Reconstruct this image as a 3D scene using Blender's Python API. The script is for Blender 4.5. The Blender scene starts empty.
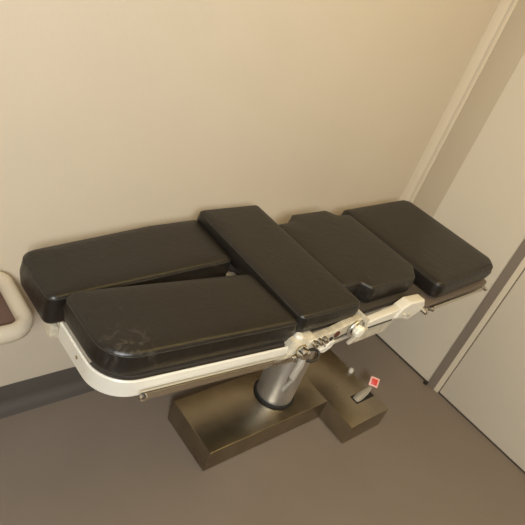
import bpy, bmesh, math
from mathutils import Vector, Matrix

SC = bpy.context.scene
COL = SC.collection

# ------------------------------------------------------------------ camera
R = [[0.7453397689, -0.5920655857, 0.3064750742],
     [-0.1385198748, -0.5871972426, -0.7975033809],
     [0.6521356248, 0.5519580967, -0.5196743079]]
CAM = Vector((-1.26969, -0.92513, 1.74492))
right, down, fwd = (Vector(r) for r in R)
cd = bpy.data.cameras.new('camera')
cd.sensor_width = 36.0
cd.lens = 556.55 / 525.0 * 36.0
cd.clip_start = 0.02
cam = bpy.data.objects.new('camera', cd)
M = Matrix((right, -down, -fwd)).transposed().to_4x4()
M.translation = CAM
cam.matrix_world = M
COL.objects.link(cam)
SC.camera = cam

# ------------------------------------------------------------------ light and exposure
SC.view_settings.view_transform = 'Standard'
SC.view_settings.look = 'None'
SC.view_settings.gamma = 1.0
SC.view_settings.exposure = 0.05
w = bpy.data.worlds.new('world')
SC.world = w
w.use_nodes = True
w.node_tree.nodes['Background'].inputs[0].default_value = (0.9, 0.75, 0.55, 1)
w.node_tree.nodes['Background'].inputs[1].default_value = 0.05


def area(name, loc, sx, sy, power, color, aim=None):
    l = bpy.data.lights.new(name, 'AREA')
    l.shape = 'RECTANGLE'
    l.size, l.size_y = sx, sy
    l.energy = power
    l.color = color
    o = bpy.data.objects.new(name, l)
    o.location = loc
    if aim is not None:
        o.rotation_euler = (Vector(aim) - Vector(loc)).to_track_quat('-Z', 'Y').to_euler()
    COL.objects.link(o)
    return o


# added neutral fill behind the photographer for bounced flash; weak tungsten fitting above table
FILL_REAR, LAMP_FRONT = (-2.0, -2.1, 2.5), (0.3, -0.9, 2.6)
area('rear_flash_fill', FILL_REAR, .5, .5, 86.0, (0.98, 1.0, 1.0), (0.1, 0.3, 0.7))
area('front_lamp_light', LAMP_FRONT, 1.3, 0.7, 13.5, (1.0, 0.70, 0.22))


# ------------------------------------------------------------------ materials
def mat(name, col, rough=0.5, metal=0.0, spec=0.5, bump=0.0, bscale=60.0, var=0.0, vscale=6.0, coat=0.0, col2=None,
        detail=4.0, stretch=None, rvar=0.0):
    m = bpy.data.materials.new(name)
    m.use_nodes = True
    nt = m.node_tree
    b = nt.nodes['Principled BSDF']
    b.inputs['Base Color'].default_value = (*col, 1)
    b.inputs['Roughness'].default_value = rough
    b.inputs['Metallic'].default_value = metal
    b.inputs['Specular IOR Level'].default_value = spec
    b.inputs['Coat Weight'].default_value = coat
    tc = nt.nodes.new('ShaderNodeTexCoord')
    vec = tc.outputs['Object']
    if stretch:
        mp = nt.nodes.new('ShaderNodeMapping')
        mp.inputs['Scale'].default_value = stretch
        nt.links.new(vec, mp.inputs['Vector'])
        vec = mp.outputs['Vector']
    if var > 0 or rvar > 0:
        n = nt.nodes.new('ShaderNodeTexNoise')
        n.inputs['Scale'].default_value = vscale
        n.inputs['Detail'].default_value = detail
        nt.links.new(vec, n.inputs['Vector'])
        if var > 0:
            r = nt.nodes.new('ShaderNodeValToRGB')
            r.color_ramp.elements[0].position = 0.3
            r.color_ramp.elements[1].position = 0.7
            c2 = col2 or tuple(min(1, c * (1 + var)) for c in col)
            r.color_ramp.elements[0].color = (*[c * (1 - var) for c in col], 1)
            r.color_ramp.elements[1].color = (*c2, 1)
            nt.links.new(n.outputs['Fac'], r.inputs['Fac'])
            nt.links.new(r.outputs['Color'], b.inputs['Base Color'])
        if rvar > 0:
            mr = nt.nodes.new('ShaderNodeMapRange')
            mr.inputs['To Min'].default_value = rough - rvar
            mr.inputs['To Max'].default_value = rough + rvar
            nt.links.new(n.outputs['Fac'], mr.inputs['Value'])
            nt.links.new(mr.outputs['Result'], b.inputs['Roughness'])
    if bump > 0:
        n2 = nt.nodes.new('ShaderNodeTexNoise')
        n2.inputs['Scale'].default_value = bscale
        n2.inputs['Detail'].default_value = 3
        nt.links.new(vec, n2.inputs['Vector'])
        bp = nt.nodes.new('ShaderNodeBump')
        bp.inputs['Strength'].default_value = bump
        bp.inputs['Distance'].default_value = 0.01
        nt.links.new(n2.outputs['Fac'], bp.inputs['Height'])
        nt.links.new(bp.outputs['Normal'], b.inputs['Normal'])
    return m


WALL = mat('wall_paint', (0.66, 0.575, 0.45), 0.45, spec=0.35, bump=0.03, bscale=90, var=0.015, vscale=3)
FARW = mat('brown_wall_paint', (0.30, 0.25, 0.19), 0.6)
PANEL = mat('side_wall_paint', (0.70, 0.63, 0.505), 0.5, spec=0.35, bump=0.03, bscale=90, var=0.01, vscale=3)
TRIM_LIGHT = mat('pale_trim_paint', (0.75, 0.66, 0.51), 0.4, spec=0.4)
TRIM_DARK = mat('beige_trim_paint', (0.55, 0.47, 0.35), 0.45, spec=0.4)
JAMB = mat('grey_jamb_paint', (0.245, 0.20, 0.16), 0.45, spec=0.4)
GAPM = mat('dark_gap', (0.075, 0.062, 0.048), 0.8)
SEAL = mat('door_seal_brown', (0.17, 0.135, 0.10), 0.6)
FLOORM = mat('vinyl_floor', (0.215, 0.174, 0.138), 0.42, spec=0.4, bump=0.05, bscale=140, var=0.05, vscale=2.5, rvar=0.05)
COVE = mat('cove_vinyl', (0.098, 0.085, 0.073), 0.45, spec=0.4, var=0.05, vscale=4)
CEIL = mat('ceiling_paint', (0.75, 0.70, 0.6), 0.8)
WHITE = mat('cream_enamel', (0.74, 0.70, 0.60), 0.35, spec=0.5, var=0.04, vscale=14)
WHITE2 = mat('aged_white_metal', (0.55, 0.49, 0.37), 0.42, spec=0.5, var=0.22, vscale=38)
CHROME = mat('chrome', (0.72, 0.68, 0.60), 0.18, 1.0)
ALU = mat('satin_aluminium', (0.68, 0.66, 0.62), 0.40, 0.9)
LEVERM = mat('dull_grey_metal', (0.38, 0.345, 0.29), 0.4, 0.2)
STEEL = mat('brushed_steel', (0.37, 0.325, 0.255), 0.30, 1.0, bump=0.02, bscale=40, var=0.14, vscale=7, rvar=0.08)
BRASS = mat('brass_nut', (0.42, 0.30, 0.14), 0.35, 1.0)
PLATE = mat('dark_base_plate', (0.04, 0.032, 0.024), 0.6)
HEADPLATE = mat('brown_base_plate', (0.13, 0.10, 0.075), 0.35)
RUBBER = mat('black_rubber', (0.012, 0.012, 0.012), 0.5)
DARKM = mat('dark_metal', (0.06, 0.055, 0.05), 0.45, 0.6)
FRAME_GREY = mat('under_frame_grey', (0.20, 0.18, 0.15), 0.5, 0.4)  # dark steel of the parts hidden under the top
RED = mat('red_pedal_face', (0.75, 0.035, 0.02), 0.4)
PINK = mat('pale_pedal_rim', (0.85, 0.48, 0.40), 0.45)
TRAY = mat('beige_plastic', (0.60, 0.52, 0.395), 0.4, spec=0.45)
MATRED = mat('reddish_brown_mat', (0.13, 0.075, 0.055), 0.6)


def vinyl():
    m = mat('black_vinyl', (0.011, 0.0085, 0.006), 0.40, spec=0.52, bump=0.10, bscale=26, var=0.12, vscale=5, rvar=0.05)
    nt = m.node_tree
    b = nt.nodes['Principled BSDF']
    # fine creases and light scuffs worn into the leather-cloth
    old = b.inputs['Normal'].links[0].from_node
    tc = [n for n in nt.nodes if n.type == 'TEX_COORD'][0]
    mp = nt.nodes.new('ShaderNodeMapping')
    mp.inputs['Scale'].default_value = (1.0, 1.0, 0.35)
    nt.links.new(tc.outputs['Object'], mp.inputs['Vector'])
    n = nt.nodes.new('ShaderNodeTexNoise')
    n.inputs['Scale'].default_value = 55
    n.inputs['Detail'].default_value = 6
    n.inputs['Distortion'].default_value = 0.8
    nt.links.new(mp.outputs['Vector'], n.inputs['Vector'])
    b2 = nt.nodes.new('ShaderNodeBump')
    b2.inputs['Strength'].default_value = 0.22
    b2.inputs['Distance'].default_value = 0.006
    nt.links.new(n.outputs['Fac'], b2.inputs['Height'])
    nt.links.new(old.outputs['Normal'], b2.inputs['Normal'])
    nt.links.new(b2.outputs['Normal'], b.inputs['Normal'])
    src = b.inputs['Base Color'].links[0].from_socket
    r = nt.nodes.new('ShaderNodeValToRGB')
    r.color_ramp.elements[0].position = 0.66
    r.color_ramp.elements[1].position = 0.80
    nt.links.new(n.outputs['Fac'], r.inputs['Fac'])
    mx = nt.nodes.new('ShaderNodeMix')
    mx.data_type = 'RGBA'
    nt.links.new(r.outputs['Color'], mx.inputs[0])
    nt.links.new(src, mx.inputs[6])
    mx.inputs[7].default_value = (0.045, 0.038, 0.03, 1)
    # pale creasing rubbed into one corner of the near leg pad
    vm = nt.nodes.new('ShaderNodeVectorMath')
    vm.operation = 'DISTANCE'
    vm.inputs[1].default_value = (-.715, -.185, .868)
    nt.links.new(tc.outputs['Object'], vm.inputs[0])
    mr = nt.nodes.new('ShaderNodeMapRange')
    mr.inputs['From Min'].default_value = 0.075
    mr.inputs['From Max'].default_value = 0.015
    nt.links.new(vm.outputs['Value'], mr.inputs['Value'])
    r2 = nt.nodes.new('ShaderNodeValToRGB')
    r2.color_ramp.elements[0].position = 0.50
    r2.color_ramp.elements[1].position = 0.66
    nt.links.new(n.outputs['Fac'], r2.inputs['Fac'])
    mu = nt.nodes.new('ShaderNodeMath')
    mu.operation = 'MULTIPLY'
    nt.links.new(mr.outputs['Result'], mu.inputs[0])
    nt.links.new(r2.outputs['Color'], mu.inputs[1])
    mx2 = nt.nodes.new('ShaderNodeMix')
    mx2.data_type = 'RGBA'
    nt.links.new(mu.outputs['Value'], mx2.inputs[0])
    nt.links.new(mx.outputs[2], mx2.inputs[6])
    mx2.inputs[7].default_value = (0.062, 0.053, 0.043, 1)
    nt.links.new(mx2.outputs[2], b.inputs['Base Color'])
    return m


VINYL = vinyl()
PIPE = mat('worn_highlit_seam', (0.04, 0.034, 0.026), 0.6, spec=0.4, bump=0.2, bscale=120, var=0.35, vscale=40)  # worn seam colour, also lightened for the highlight along the pad edges


# ------------------------------------------------------------------ mesh helpers
def link(name, bm, m, parent=None, smooth=True, angle=35):
    bmesh.ops.recalc_face_normals(bm, faces=bm.faces)
    me = bpy.data.meshes.new(name)
    bm.to_mesh(me)
    bm.free()
    if smooth:
        me.polygons.foreach_set('use_smooth', [True] * len(me.polygons))
        me.set_sharp_from_angle(angle=math.radians(angle))
    me.materials.append(m)
    o = bpy.data.objects.new(name, me)
    COL.objects.link(o)
    if parent:
        o.parent = parent
    return o


def rnd(corners, seg=6):
    """corners (x, y, radius) -> smooth closed outline, fixed orientation counter-clockwise"""
    pts = []
    n = len(corners)
    for i, (x, y, r) in enumerate(corners):
        p = Vector((x, y))
        a = Vector(corners[i - 1][:2]) - p
        b = Vector(corners[(i + 1) % n][:2]) - p
        if r <= 0:
            pts.append(p)
            continue
        an = a.angle(b)
        t = min(r / math.tan(an / 2), a.length * .49, b.length * .49)
        r = t * math.tan(an / 2)
        c = p + (a.normalized() + b.normalized()).normalized() * (r / math.sin(an / 2))
        s, e = p + a.normalized() * t, p + b.normalized() * t
        a0 = math.atan2((s - c).y, (s - c).x)
        a1 = math.atan2((e - c).y, (e - c).x)
        d = (a1 - a0 + math.pi) % (2 * math.pi) - math.pi
        for k in range(seg + 1):
            q = a0 + d * k / seg
            pts.append(c + Vector((math.cos(q), math.sin(q))) * r)
    ar = sum(pts[i - 1].x * pts[i].y - pts[i].x * pts[i - 1].y for i in range(len(pts)))
    if ar < 0:
        pts.reverse()
    return pts


def inset(pts, d):
    out = []
    n = len(pts)
    for i in range(n):
        t0 = (pts[i] - pts[i - 1])
        t1 = (pts[(i + 1) % n] - pts[i])
        n0 = Vector((-t0.y, t0.x)).normalized()
        n1 = Vector((-t1.y, t1.x)).normalized()
        m = (n0 + n1)
        if m.length < 1e-6:
            m = n0
        m.normalize()
        out.append(pts[i] + m * d / max(.6, m.dot(n0)))
    return out


def densify(pts, step=0.03):
    out = []
    n = len(pts)
    for i in range(n):
        a, b = pts[i], pts[(i + 1) % n]
        k = max(1, int((b - a).length / step))
        for j in range(k):
            out.append(a.lerp(b, j / k))
    return out


def rings_mesh(rings):
    bm = bmesh.new()
    vs = [[bm.verts.new(v) for v in r] for r in rings]
    n = len(vs[0])
    for a, b in zip(vs, vs[1:]):
        for i in range(n):
            j = (i + 1) % n
            bm.faces.new((a[i], a[j], b[j], b[i]))
    bm.faces.new(list(reversed(vs[0])))
    bm.faces.new(vs[-1])
    return bm


def pad_mesh(corners, zb, zt, r=0.018, dome=0.004, tilt=lambda x, y: 0.0, bulge=0.004, step=0.03):
    o = densify(rnd(corners), step)
    prof = []
    rb = min(r, (zt - zb) * .45)
    for k in range(5):
        a = k / 4 * math.pi / 2
        prof.append((rb * (1 - math.sin(a)), zb + rb * (1 - math.cos(a))))
    prof.append((-bulge, (zb + zt) / 2))
    for k in range(6):
        a = k / 5 * math.pi / 2
        prof.append((r * (1 - math.cos(a)), zt - r * (1 - math.sin(a))))
    rings = []
    for d, z in prof:
        rings.append([Vector((p.x, p.y, z + tilt(p.x, p.y))) for p in inset(o, d)])
    top = inset(o, r)
    c = sum(top, Vector((0, 0))) / len(top)
    for s, h in ((.95, .3), (.85, .62), (.65, .86), (.4, .96), (.15, 1.0)):
        rings.append([Vector((q.x, q.y, zt + dome * h + tilt(q.x, q.y))) for q in [c + (p - c) * s for p in top]])
    return rings_mesh(rings), o


def prism(pts, z0, z1, bev=0.0, tilt=lambda x, y: 0.0):
    rs = []
    if bev > 0:
        prof = [(bev, z0), (0, z0 + bev), (0, z1 - bev), (bev * .3, z1 - bev * .3), (bev, z1)]
    else:
        prof = [(0, z0), (0, z1)]
    for d, z in prof:
        rs.append([Vector((p.x, p.y, z + tilt(p.x, p.y))) for p in (inset(pts, d) if d else pts)])
    return rings_mesh(rs)


def box_into(bm, x0, x1, y0, y1, z0, z1, mtx=None):
    g = bmesh.ops.create_cube(bm, size=1.0)
    for v in g['verts']:
        v.co = Vector((x0 + (v.co.x + .5) * (x1 - x0), y0 + (v.co.y + .5) * (y1 - y0), z0 + (v.co.z + .5) * (z1 - z0)))
        if mtx:
            v.co = mtx @ v.co
    return g['verts']


def box(x0, x1, y0, y1, z0, z1, bev=0.0, mtx=None):
    bm = bmesh.new()
    box_into(bm, x0, x1, y0, y1, z0, z1, mtx)
    if bev > 0:
        bmesh.ops.bevel(bm, geom=bm.edges[:], offset=bev, segments=2, affect='EDGES', profile=.6)
    return bm


def tube(path, rad, seg=10, closed=False, caps=True, flat=1.0):
    """round bar along a path; flat scales the section along its vertical"""
    bm = bmesh.new()
    n = len(path)
    path = [Vector(p) for p in path]
    rings = []
    for i, p in enumerate(path):
        if closed:
            t = path[(i + 1) % n] - path[i - 1]
        else:
            t = path[min(i + 1, n - 1)] - path[max(i - 1, 0)]
        t.normalize()
        up = Vector((0, 0, 1)) if abs(t.z) < .95 else Vector((0, 1, 0))
        s = t.cross(up).normalized()
        u = s.cross(t)
        rr = rad[i] if isinstance(rad, (list, tuple)) else rad
        rings.append([bm.verts.new(p + (s * math.cos(2 * math.pi * k / seg) + u * math.sin(2 * math.pi * k / seg) * flat) * rr)
                      for k in range(seg)])
    m = n if closed else n - 1
    for i in range(m):
        a, b = rings[i], rings[(i + 1) % n]
        for k in range(seg):
            j = (k + 1) % seg
            bm.faces.new((a[k], a[j], b[j], b[k]))
    if not closed and caps:
        bm.faces.new(rings[0])
        bm.faces.new(list(reversed(rings[-1])))
    return bm


def lathe(prof, center, axis='z', seg=40):
    bm = bmesh.new()
    rings = []
    for r, h in prof:
        ring = []
        for k in range(seg):
            a = 2 * math.pi * k / seg
            if axis == 'z':
                v = Vector((r * math.cos(a), r * math.sin(a), h))
            elif axis == 'y':
                v = Vector((r * math.cos(a), h, r * math.sin(a)))
            else:
                v = Vector((h, r * math.cos(a), r * math.sin(a)))
            ring.append(bm.verts.new(v + Vector(center)))
        rings.append(ring)
    for a, b in zip(rings, rings[1:]):
        for k in range(seg):
            j = (k + 1) % seg
            bm.faces.new((a[k], a[j], b[j], b[k]))
    bm.faces.new(rings[0])
    bm.faces.new(rings[-1])
    return bm


def band(path, z0, z1, th):
    """upright strip of metal following an open plan path"""
    bm = bmesh.new()
    n = len(path)
    rows = []
    for i, p in enumerate(path):
        t = path[min(i + 1, n - 1)] - path[max(i - 1, 0)]
        nn = Vector((-t.y, t.x)).normalized() * th
        e = th * .35
        sec = [(p, z0 + e), (p + nn * .35, z0), (p + nn * .65, z0), (p + nn, z0 + e),
               (p + nn, z1 - e), (p + nn * .65, z1), (p + nn * .35, z1), (p, z1 - e)]
        rows.append([bm.verts.new((q.x, q.y, z)) for q, z in sec])
    for a, b in zip(rows, rows[1:]):
        for k in range(8):
            j = (k + 1) % 8
            bm.faces.new((a[k], a[j], b[j], b[k]))
    bm.faces.new(rows[0])
    bm.faces.new(list(reversed(rows[-1])))
    return bm


def structure(o):
    o['kind'] = 'structure'
    return o


def thing(name, label, cat, loc=(0, 0, 0)):
    o = bpy.data.objects.new(name, None)
    o.location = loc
    o['label'] = label
    o['category'] = cat
    COL.objects.link(o)
    return o


# ------------------------------------------------------------------ the room
YB, XR, XL, YF, ZC = 0.432, 1.175, -3.6, -4.2, 2.7
structure(link('floor', box(XL - .1, XR + .2, YF - .1, YB + .1, -.1, 0), FLOORM, smooth=False))
structure(link('ceiling', box(XL - .1, XR + .2, YF - .1, YB + .1, ZC, ZC + .1), CEIL, smooth=False))
structure(link('wall_back', box(XL - .1, XR + .2, YB, YB + .1, 0, ZC), WALL, smooth=False))
structure(link('wall_left', box(XL - .1, XL, YF, YB, 0, ZC), FARW, smooth=False))
structure(link('wall_front', box(XL - .1, XR + .2, YF - .1, YF, 0, ZC), FARW, smooth=False))
DOOR0, DOOR1 = -1.20, -0.275           # door opening in the right wall
bm = bmesh.new()
box_into(bm, XR, XR + .1, -0.205, YB, 0.004, ZC)
box_into(bm, XR, XR + .1, -1.28, -0.205, 2.14, ZC)
box_into(bm, XR, XR + .1, YF, -1.28, 0.004, ZC)
structure(link('wall_right', bm, PANEL, smooth=False))

# coved vinyl skirting along the back wall
bm = bmesh.new()
prof = [(0.0, 0.112), (0.004, 0.115), (0.0055, 0.11), (0.0055, 0.045)]
for k in range(1, 8):
    a = k / 7 * math.pi / 2
    prof.append((0.0055 + .04 * (1 - math.cos(a)), 0.045 - .043 * math.sin(a)))
prof.append((0.05, 0.0))
prof.append((0.0, 0.0))
rows = [[bm.verts.new((x, YB - d, z)) for d, z in prof] for x in (XL, XR)]
for k in range(len(prof)):
    j = (k + 1) % len(prof)
    bm.faces.new((rows[0][k], rows[0][j], rows[1][j], rows[1][k]))
bm.faces.new(rows[0])
bm.faces.new(list(reversed(rows[1])))
structure(link('baseboard_back', bm, COVE))
# thin dark strip drawn in for the shadow gap where side wall meets floor
structure(link('shadow_gap_right', box(XR - .004, XR, -0.205, YB - .05, 0.0, 0.010), GAPM, smooth=False))

# corner boards: a pale proud board and a flat darker one
structure(link('trim_1', box(XR - .004, XR, 0.381, YB, 0.115, ZC, .0015), TRIM_LIGHT))
structure(link('trim_2', box(XR - .003, XR, 0.222, 0.3545, 0.012, ZC, .001), TRIM_DARK))
structure(link('trim_3', box(XR - .007, XR, 0.355, 0.372, 0.115, ZC, .0025), TRIM_LIGHT))

# the door in the right wall with its frame
bm = bmesh.new()
box_into(bm, XR - .008, XR + .1, -0.247, -0.2055, 0.0, 2.14)
box_into(bm, XR - .008, XR + .1, -1.28, -1.238, 0.0, 2.14)
box_into(bm, XR - .008, XR + .1, -1.238, -0.247, 2.098, 2.14)
structure(link('trim_4', bm, JAMB, smooth=False))
bm = bmesh.new()
box_into(bm, XR - .004, XR + .1, -0.272, -0.2472, 0.0, 2.0978)
box_into(bm, XR - .004, XR + .1, -1.2378, -1.213, 0.0, 2.0978)
box_into(bm, XR - .004, XR + .1, -1.213, -0.272, 2.073, 2.0978)
structure(link('trim_5', bm, TRIM_LIGHT, smooth=False))
d = structure(link('door_1', box(XR + .002, XR + .045, -1.208, -0.277, 0.0085, 2.069, .002), PANEL))
structure(link('threshold_gap', box(XR + .0, XR + .1, -1.2128, -0.2722, 0.0, 0.008), GAPM, smooth=False))
bpy.data.objects['threshold_gap'].name = 'trim_6'
# strip that seals the door edge
st = link('door_seal', box(XR + .006, XR + .03, -0.2768, -0.2722, 0.012, 2.069), SEAL, smooth=False)
st.parent = d

# ceiling fitting above the table, then the added panel for bounced flash
lamp = thing('ceiling_lamp', 'long flat white ceiling lamp above the operating table', 'lamp', (0.3, -0.9, ZC))
link('housing', box(-.68, .68, -.38, .38, -.075, 0, .006), WHITE, lamp)
lamp = thing('ceiling_lamp', 'added square white fill panel behind the photographer', 'lamp', (-2.0, -2.1, ZC))
link('housing', box(-.05, .05, -.05, .05, -.18, 0, .006), WHITE, lamp)
hd = link('fill_head', box(-.27, .27, -.27, .27, .012, .05, .006), WHITE, lamp)
hd.matrix_basis = Matrix.Translation((0, 0, 2.5 - ZC)) @ (Vector(FILL_REAR) - Vector((0.1, 0.3, 0.7))).to_track_quat('Z', 'Y').to_matrix().to_4x4()

# small dark stop at the foot of the jamb
t = thing('door_stop', 'small black stop at the foot of the grey door jamb', 'door stop', (XR - .022, -0.2, 0))
link('stop_body', box(-.006, .012, -.010, .010, 0, .018, .003), DARKM, t)

# ------------------------------------------------------------------ the operating table
T = thing('operating_table',
          'operating table with black vinyl pads, cream frame and brushed steel T-shaped foot', 'operating table',
          (0.235, 0.012, 0))
OX, OY = T.location.x, T.location.y
T.location = (0, 0, 0)

# foot
base_out = rnd([(-.206, -.118, .004), (.42, -.118, .003), (.42, -.272, .004), (.678, -.272, .004),
                (.678, .29, .004), (.42, .29, .004), (.42, .145, .003), (-.206, .145, .004)], 2)
base = link('base', prism(base_out, 0.002, .108, .003), STEEL, T, angle=30)
link('bumper', lathe([(.011, 0), (.011, .014), (.008, .019), (.002, .02)], (.668, -.03, .1075), seg=16), WHITE, base)
link('pedal_slot', box(.545, .668, -.188, -.142, .1065, .1092, .001), RUBBER, base, smooth=False)

# brake pedal: lever rising out of the slot with a red square face
ped = link('brake_pedal', tube([(.556, -.166, .104), (.58, -.165, .119), (.62, -.161, .128), (.655, -.156, .139)], [.016, .019, .017, .010], 12, flat=.6),
           LEVERM, T)
fm = Matrix.Translation((.684, -.148, .152)) @ Vector((-.55, -.45, .70)).to_track_quat('Z', 'Y').to_matrix().to_4x4()
link('pedal_rim', box(-.022, .022, -.022, .022, -.009, .004, .004, None), PINK, ped).matrix_basis = fm
link('pedal_face', box(-.0135, .0135, -.0135, .0135, .003, .0075, .002), RED, ped).matrix_basis = fm

# column
c = (0.212, 0.014, 0)
colm = link('column', lathe([(.079, .1085), (.079, .40), (.0785, .405), (.0785, .70), (.085, .705), (.085, .722)], c, seg=56), ALU, T)
link('collar_ring', lathe([(.081, .1085), (.087, .110), (.089, .114), (.087, .119), (.0795, .121)], c, seg=56), RUBBER, colm)
# tilting head and spine under the top
link('tilting_head', box(.10, .38, -.12, .14, .70, .765, .012), FRAME_GREY, T)
bm = bmesh.new()
box_into(bm, -.24, .44, -.20, -.17, .745, .80)
box_into(bm, -.24, .44, .17, .20, .745, .76)
box_into(bm, -.24, -.21, -.17, .17, .745, .765)
link('under_frame', bm, FRAME_GREY, T, smooth=False)


# pads --------------------------------------------------------------
def cushion(name, corners, zb, zt, label=None, r=.018, tilt=lambda x, y: 0.0, dome=.004, pipe_d=.0045, pipe=True):
    bm, o = pad_mesh(corners, zb, zt, r, dome, tilt)
    p = link(name, bm, VINYL, T, angle=60)
    if label:
        p['label'] = label
    if pipe:
        zz = zt - r * .62
        path = [Vector((q.x, q.y, zz + tilt(q.x, q.y))) for q in inset(o, r * .08)]
        link('seam', tube(path, .0013, 6, closed=True), PIPE, p)
    return p


legtilt = lambda x, y: 0.012 * (x + .75) / .5
near = [(-.786, .024, .034), (-.782, -.216, .085), (-.236, -.262, .026), (-.252, -.034, .03)]
neartilt = lambda x, y: -0.002 * (x + .75) / .5
far = [(-.812, .026, .024), (-.814, .222, .045), (-.42, .268, .10), (-.232, .272, .024), (-.250, .048, .02)]
fartilt = lambda x, y: 0.006 * (x + .75) / .5
cushion('leg_pad', near, .807, .882, 'near black vinyl leg pad with scuffed corner', .016, neartilt)
cushion('leg_pad', far, .767, .860, 'far black vinyl leg pad next to wall', .016, fartilt)
cushion('seat_pad', [(-.250, -.264, .022), (-.002, -.268, .016), (.010, .276, .016), (-.242, .274, .02)], .832, .896,
        'raised black seat pad across the middle', .012)
cushion('back_pad', [(.014, -.178, .015), (.096, -.178, .02), (.116, -.218, .022), (.348, -.218, .02), (.404, -.165, .02),
                     (.408, .17, .02), (.338, .178, .018), (.310, .216, .025), (.130, .212, .02), (.10, .172, .02), (.016, .168, .015)],
        .815, .883, 'notched black vinyl back pad', .012)
headtilt = lambda x, y: 0.020 * (x - .43) / .47
cushion('head_pad', [(.482, -.262, .034), (.872, -.256, .035), (.912, -.215, .03), (.912, .230, .035), (.880, .256, .03), (.468, .256, .025)],
        .774, .846, 'right hand black vinyl head pad', .020, headtilt)


# base plates under the pads
def plate(name, corners, z0, z1, m, tilt=lambda x, y: 0.0):
    return link(name, prism(rnd(corners), z0, z1, .002, tilt), m, T)


plate('leg_plate', [(-.768, -.004, .02), (-.764, -.212, .085), (-.235, -.262, .01), (-.235, -.03, .01)], .792, .804, PLATE, neartilt)
plate('leg_plate', [(-.76, .04, .02), (-.76, .195, .04), (-.235, .258, .01), (-.235, .06, .01)], .752, .764, PLATE, legtilt)
plate('seat_plate', [(-.233, -.246, .01), (0, -.246, .01), (0, .258, .01), (-.233, .258, .01)], .80, .831, PLATE)
plate('back_plate', [(.012, -.236, .01), (.425, -.236, .01), (.425, .246, .01), (.012, .246, .01)], .795, .813, PLATE)  # near-black colour also carries the shadow under the back pad
plate('head_plate', [(.432, -.268, .012), (.885, -.268, .03), (.885, .25, .03), (.432, .25, .012)], .752, .768, HEADPLATE, headtilt)
plate('centre_plate', [(-.285, .005, .008), (-.236, -.025, .008), (-.236, .045, .008), (-.265, .045, .01)], .806, .818, WHITE2)

# cream enamel side frame of the near leg section, wrapping its rounded end
outer = rnd([(-.788, .0, 0), (-.785, -.224, .10), (-.235, -.276, 0), (-.235, .0, 0)], 12)
# take the open path: end at the middle, round the corner, along the near side
i0 = min(range(len(outer)), key=lambda i: (outer[i] - Vector((-.788, 0))).length)
ordered = outer[i0:] + outer[:i0]
path = [p for p in ordered if not (p - Vector((-.235, 0))).length < 1e-4]
bmf = band(path, .750, .803, .008)
for v in bmf.verts:                      # the strip is deepest at the foot end
    k = (v.co.x + .785) / .55
    v.co.z += (.014 if v.co.z < .78 else .0) * max(0, k)
fr = link('leg_frame', bmf, WHITE, T)
fr['label'] = 'cream frame around near leg pad'
link('frame_bolt', lathe([(.0045, 0), (.004, .002), (.001, .0028)], (0, 0, 0), axis='x', seg=12), BRASS, fr).matrix_basis = \
    Matrix.Translation((-.787, -.10, .782)) @ Matrix.Rotation(math.pi, 4, 'Z')
ends = [(-.770, .048), (-.756, .195), (-.70, .222), (-.235, .27)]
fo = rnd([(-.775, .04, 0), (-.772, .212, .06), (-.235, .272, 0), (-.235, .04, 0)], 8)
i0 = min(range(len(fo)), key=lambda i: (fo[i] - Vector((-.775, .04))).length)
fo = [p for p in fo if not (p - Vector((-.235, .04))).length < 1e-4]
i0 = min(range(len(fo)), key=lambda i: (fo[i] - Vector((-.775, .04))).length)
fo = fo[i0:] + fo[:i0]
if (fo[1] - fo[0]).length > .5 or fo[1].x > -.4:
    fo = [fo[0]] + list(reversed(fo[1:]))
fr2 = link('leg_frame', band(list(reversed(fo)), .738, .762, .008), WHITE2, T)
fr2['label'] = 'cream frame below far leg pad'

link('foot_bracket', prism([Vector((x - .79, y + .045)) for x, y in ((-.008, -.022), (.012, -.022), (.012, .022), (-.008, .022))], .728, .766, .006), WHITE2, T)

# chrome accessory rail along the near leg frame
rail = link('side_rail', box(0, .463, -.006, .006, -.011, .011, .002), CHROME, T)
ang = math.atan2(-.276 + .233, .463)
rail.matrix_basis = Matrix.Translation((-.70, -.245, .767)) @ Matrix.Rotation(ang, 4, 'Z') @ Matrix.Rotation(-.01, 4, 'Y')
for x in (0.006, .45):
    link('rail_bolt', lathe([(.010, 0), (.010, -.008), (.006, -.011)], (x, -.006, .004), axis='y', seg=14), CHROME, rail)

# fittings along the near side ----------------------------------------
# leg joint: casting with nut and locking lever
jb = link('leg_joint', prism(rnd([(-.252, -.012, .012), (-.165, -.012, .012), (-.165, .022, .006), (-.252, .022, .006)]), .772, .838, .008),
          WHITE2, T)
jb.matrix_basis = Matrix.Translation((-.018, -.272, -.008))
link('joint_nut', lathe([(.016, 0), (.016, -.008), (.011, -.012)], (-.208, -.012, .803), axis='y', seg=6), BRASS, jb)
link('joint_cap', lathe([(.014, 0), (.014, .008), (.010, .013), (.003, .014)], (-.222, .004, .834), seg=18), WHITE, jb)
lv = link('locking_lever', tube([(-.240, -.306, .800), (-.246, -.314, .775), (-.264, -.320, .73), (-.276, -.320, .685)],
                                [.009, .011, .0105, .009], 10), LEVERM, T)
link('lever_hub', lathe([(.015, .012), (.017, .008), (.017, -.012), (.012, -.016)], (-.240, -.304, .802), axis='y', seg=18), CHROME, lv)
# dark ring under the joint
ring = [(-.180 + .028 * math.cos(a), -.296 + .012 * math.sin(a), .765 + .010 * math.sin(a)) for a in [2 * math.pi * k / 20 for k in range(20)]]
link('clamp_ring', tube(ring, .0048, 8, closed=True), DARKM, T)


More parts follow.
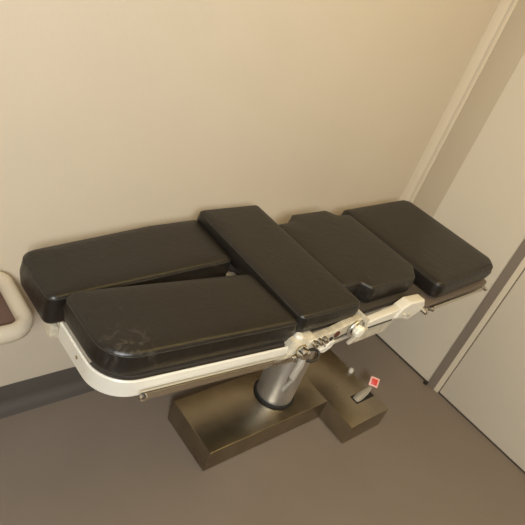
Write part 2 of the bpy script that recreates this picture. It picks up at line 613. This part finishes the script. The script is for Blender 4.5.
# beam with adjusting screws between joint and seat knob
def beam(pts, y0, y1, m, name, parent=T, bev=.003):
    """side profile (x, z) extruded across y"""
    o = rnd([(x, z, .005) for x, z in pts], 3)
    b = prism(o, y0, y1, bev)
    for v in b.verts:
        v.co = Vector((v.co.x, v.co.z, v.co.y))
    return link(name, b, m, parent)


arm = beam([(-.205, .782), (-.11, .787), (-.03, .800), (.024, .806), (.024, .842), (-.03, .842), (-.11, .824), (-.205, .816)], -.286, -.262, WHITE2, 'seat_beam')
for k, x in enumerate((-.188, -.168, -.148)):
    link('adjusting_screw', lathe([(.0085, 0), (.0085, -.016), (.005, -.019)], (x, -.286, .809 + .002 * k), axis='y', seg=12), CHROME, arm)
link('beam_hole', lathe([(.011, .0), (.012, -.0022), (.004, -.003)], (-.090, -.286, .810), axis='y', seg=16), mat('rusty_hole', (.10, .03, .015), .7), arm)
link('beam_hole', lathe([(.008, .0), (.009, -.0022), (.003, -.003)], (-.110, -.286, .797), axis='y', seg=16), RUBBER, arm)
link('lower_rod', tube([(-.125, -.285, .772), (-.05, -.286, .780), (.035, -.284, .792)], .006, 10), LEVERM, T)
# lower hook of the beam
beam([(-.152, .757), (-.118, .748), (-.092, .762), (-.085, .788), (-.11, .79), (-.125, .772), (-.150, .770)], -.292, -.276, WHITE, 'beam_hook')
# octagonal knob inside its wire loop
kn = link('clamp_knob', lathe([(.010, 0), (.010, -.012), (.019, -.014), (.020, -.026), (.016, -.032), (.002, -.033)], (-.020, -.286, .820), axis='y', seg=8),
          mat('ivory_knob', (.90, .86, .72), .3), T)
kn['label'] = 'ivory octagonal clamp knob'
loop = []
for k in range(25):
    a = math.radians(100 + k * 13)
    loop.append((-.018 + .033 * math.cos(a), -.296, .820 + .028 * math.sin(a)))
link('loop_wire', tube(loop, .0035, 8), ALU, kn)
# pale upright plate standing between seat and back sections
hc = link('hinge_strip', box(.014, .022, -.302, -.215, .800, .850, .002), WHITE2, T)
link('hinge_foot', box(.010, .046, -.300, -.268, .778, .806, .003), WHITE2, hc)

# back section: side bar rising into the head bracket
sb = beam([(.045, .772), (.235, .780), (.235, .822), (.045, .806)], -.282, -.256, WHITE, 'back_bar')
link('bar_groove', box(.05, .20, -.2835, -.2815, .780, .786, 0, None), DARKM, sb, smooth=False)
br = beam([(.205, .786), (.245, .778), (.30, .758), (.352, .778), (.372, .806), (.352, .834), (.262, .842), (.225, .824)], -.288, -.250, WHITE, 'head_bracket', bev=.005)
for x, z in ((.252, .797), (.285, .788)):
    link('bracket_bolt', lathe([(.007, 0), (.007, -.004), (.004, -.006)], (x, -.288, z), axis='y', seg=10), WHITE2, br)
link('bracket_pin', lathe([(.009, 0), (.009, -.02), (.006, -.024)], (.366, -.288, .79), axis='y', seg=12), CHROME, br)
# flat pale plate hanging below the back bar
beam([(.035, .705), (.055, .705), (.225, .712), (.262, .765), (.10, .758)], -.268, -.256, WHITE2, 'hanging_plate', bev=.002)

# head section rail
hr = link('head_rail', box(0, .40, -.005, .005, -.007, .007, .002), CHROME, T)
hr.matrix_basis = Matrix.Translation((.452, -.276, .758)) @ Matrix.Rotation(-.03, 4, 'Y')
for x in (.008, .386):
    link('rail_bolt', lathe([(.008, 0), (.008, -.008), (.005, -.011)], (x, -.005, .004), axis='y', seg=12), CHROME, hr)

# move origin of the table to its foot, keeping every part where it stands
T.location = (OX, OY, 0)
for ch in T.children:
    ch.matrix_basis = Matrix.Translation((-OX, -OY, 0)) @ ch.matrix_basis

# ------------------------------------------------------------------ wall tray at the left edge
TR = thing('wall_tray', 'beige rounded plastic rim with a reddish brown inside, fixed to wall beside far leg pad', 'tray', (-.98, .43, .63))
pts = rnd([(-1.20, .168, .06), (-.782, .168, .055), (-.782, .405, .04), (-1.20, .405, .04)], 8)
loc = lambda p, z=0: Vector((p.x + .98, p.y - .43, z))
link('rim', tube([loc(p) for p in densify(pts, .03)], .023, 12, closed=True, flat=1.15), TRAY, TR)
ins = inset(pts, .012)
link('tray_mat', prism([Vector((p.x + .98, p.y - .43)) for p in ins], -.016, -.004, .003), MATRED, TR)
for x in (-.14,):
    link('wall_bracket', box(x - .03, x + .03, -.14, -.001, -.055, -.0165, .006), TRAY, TR)
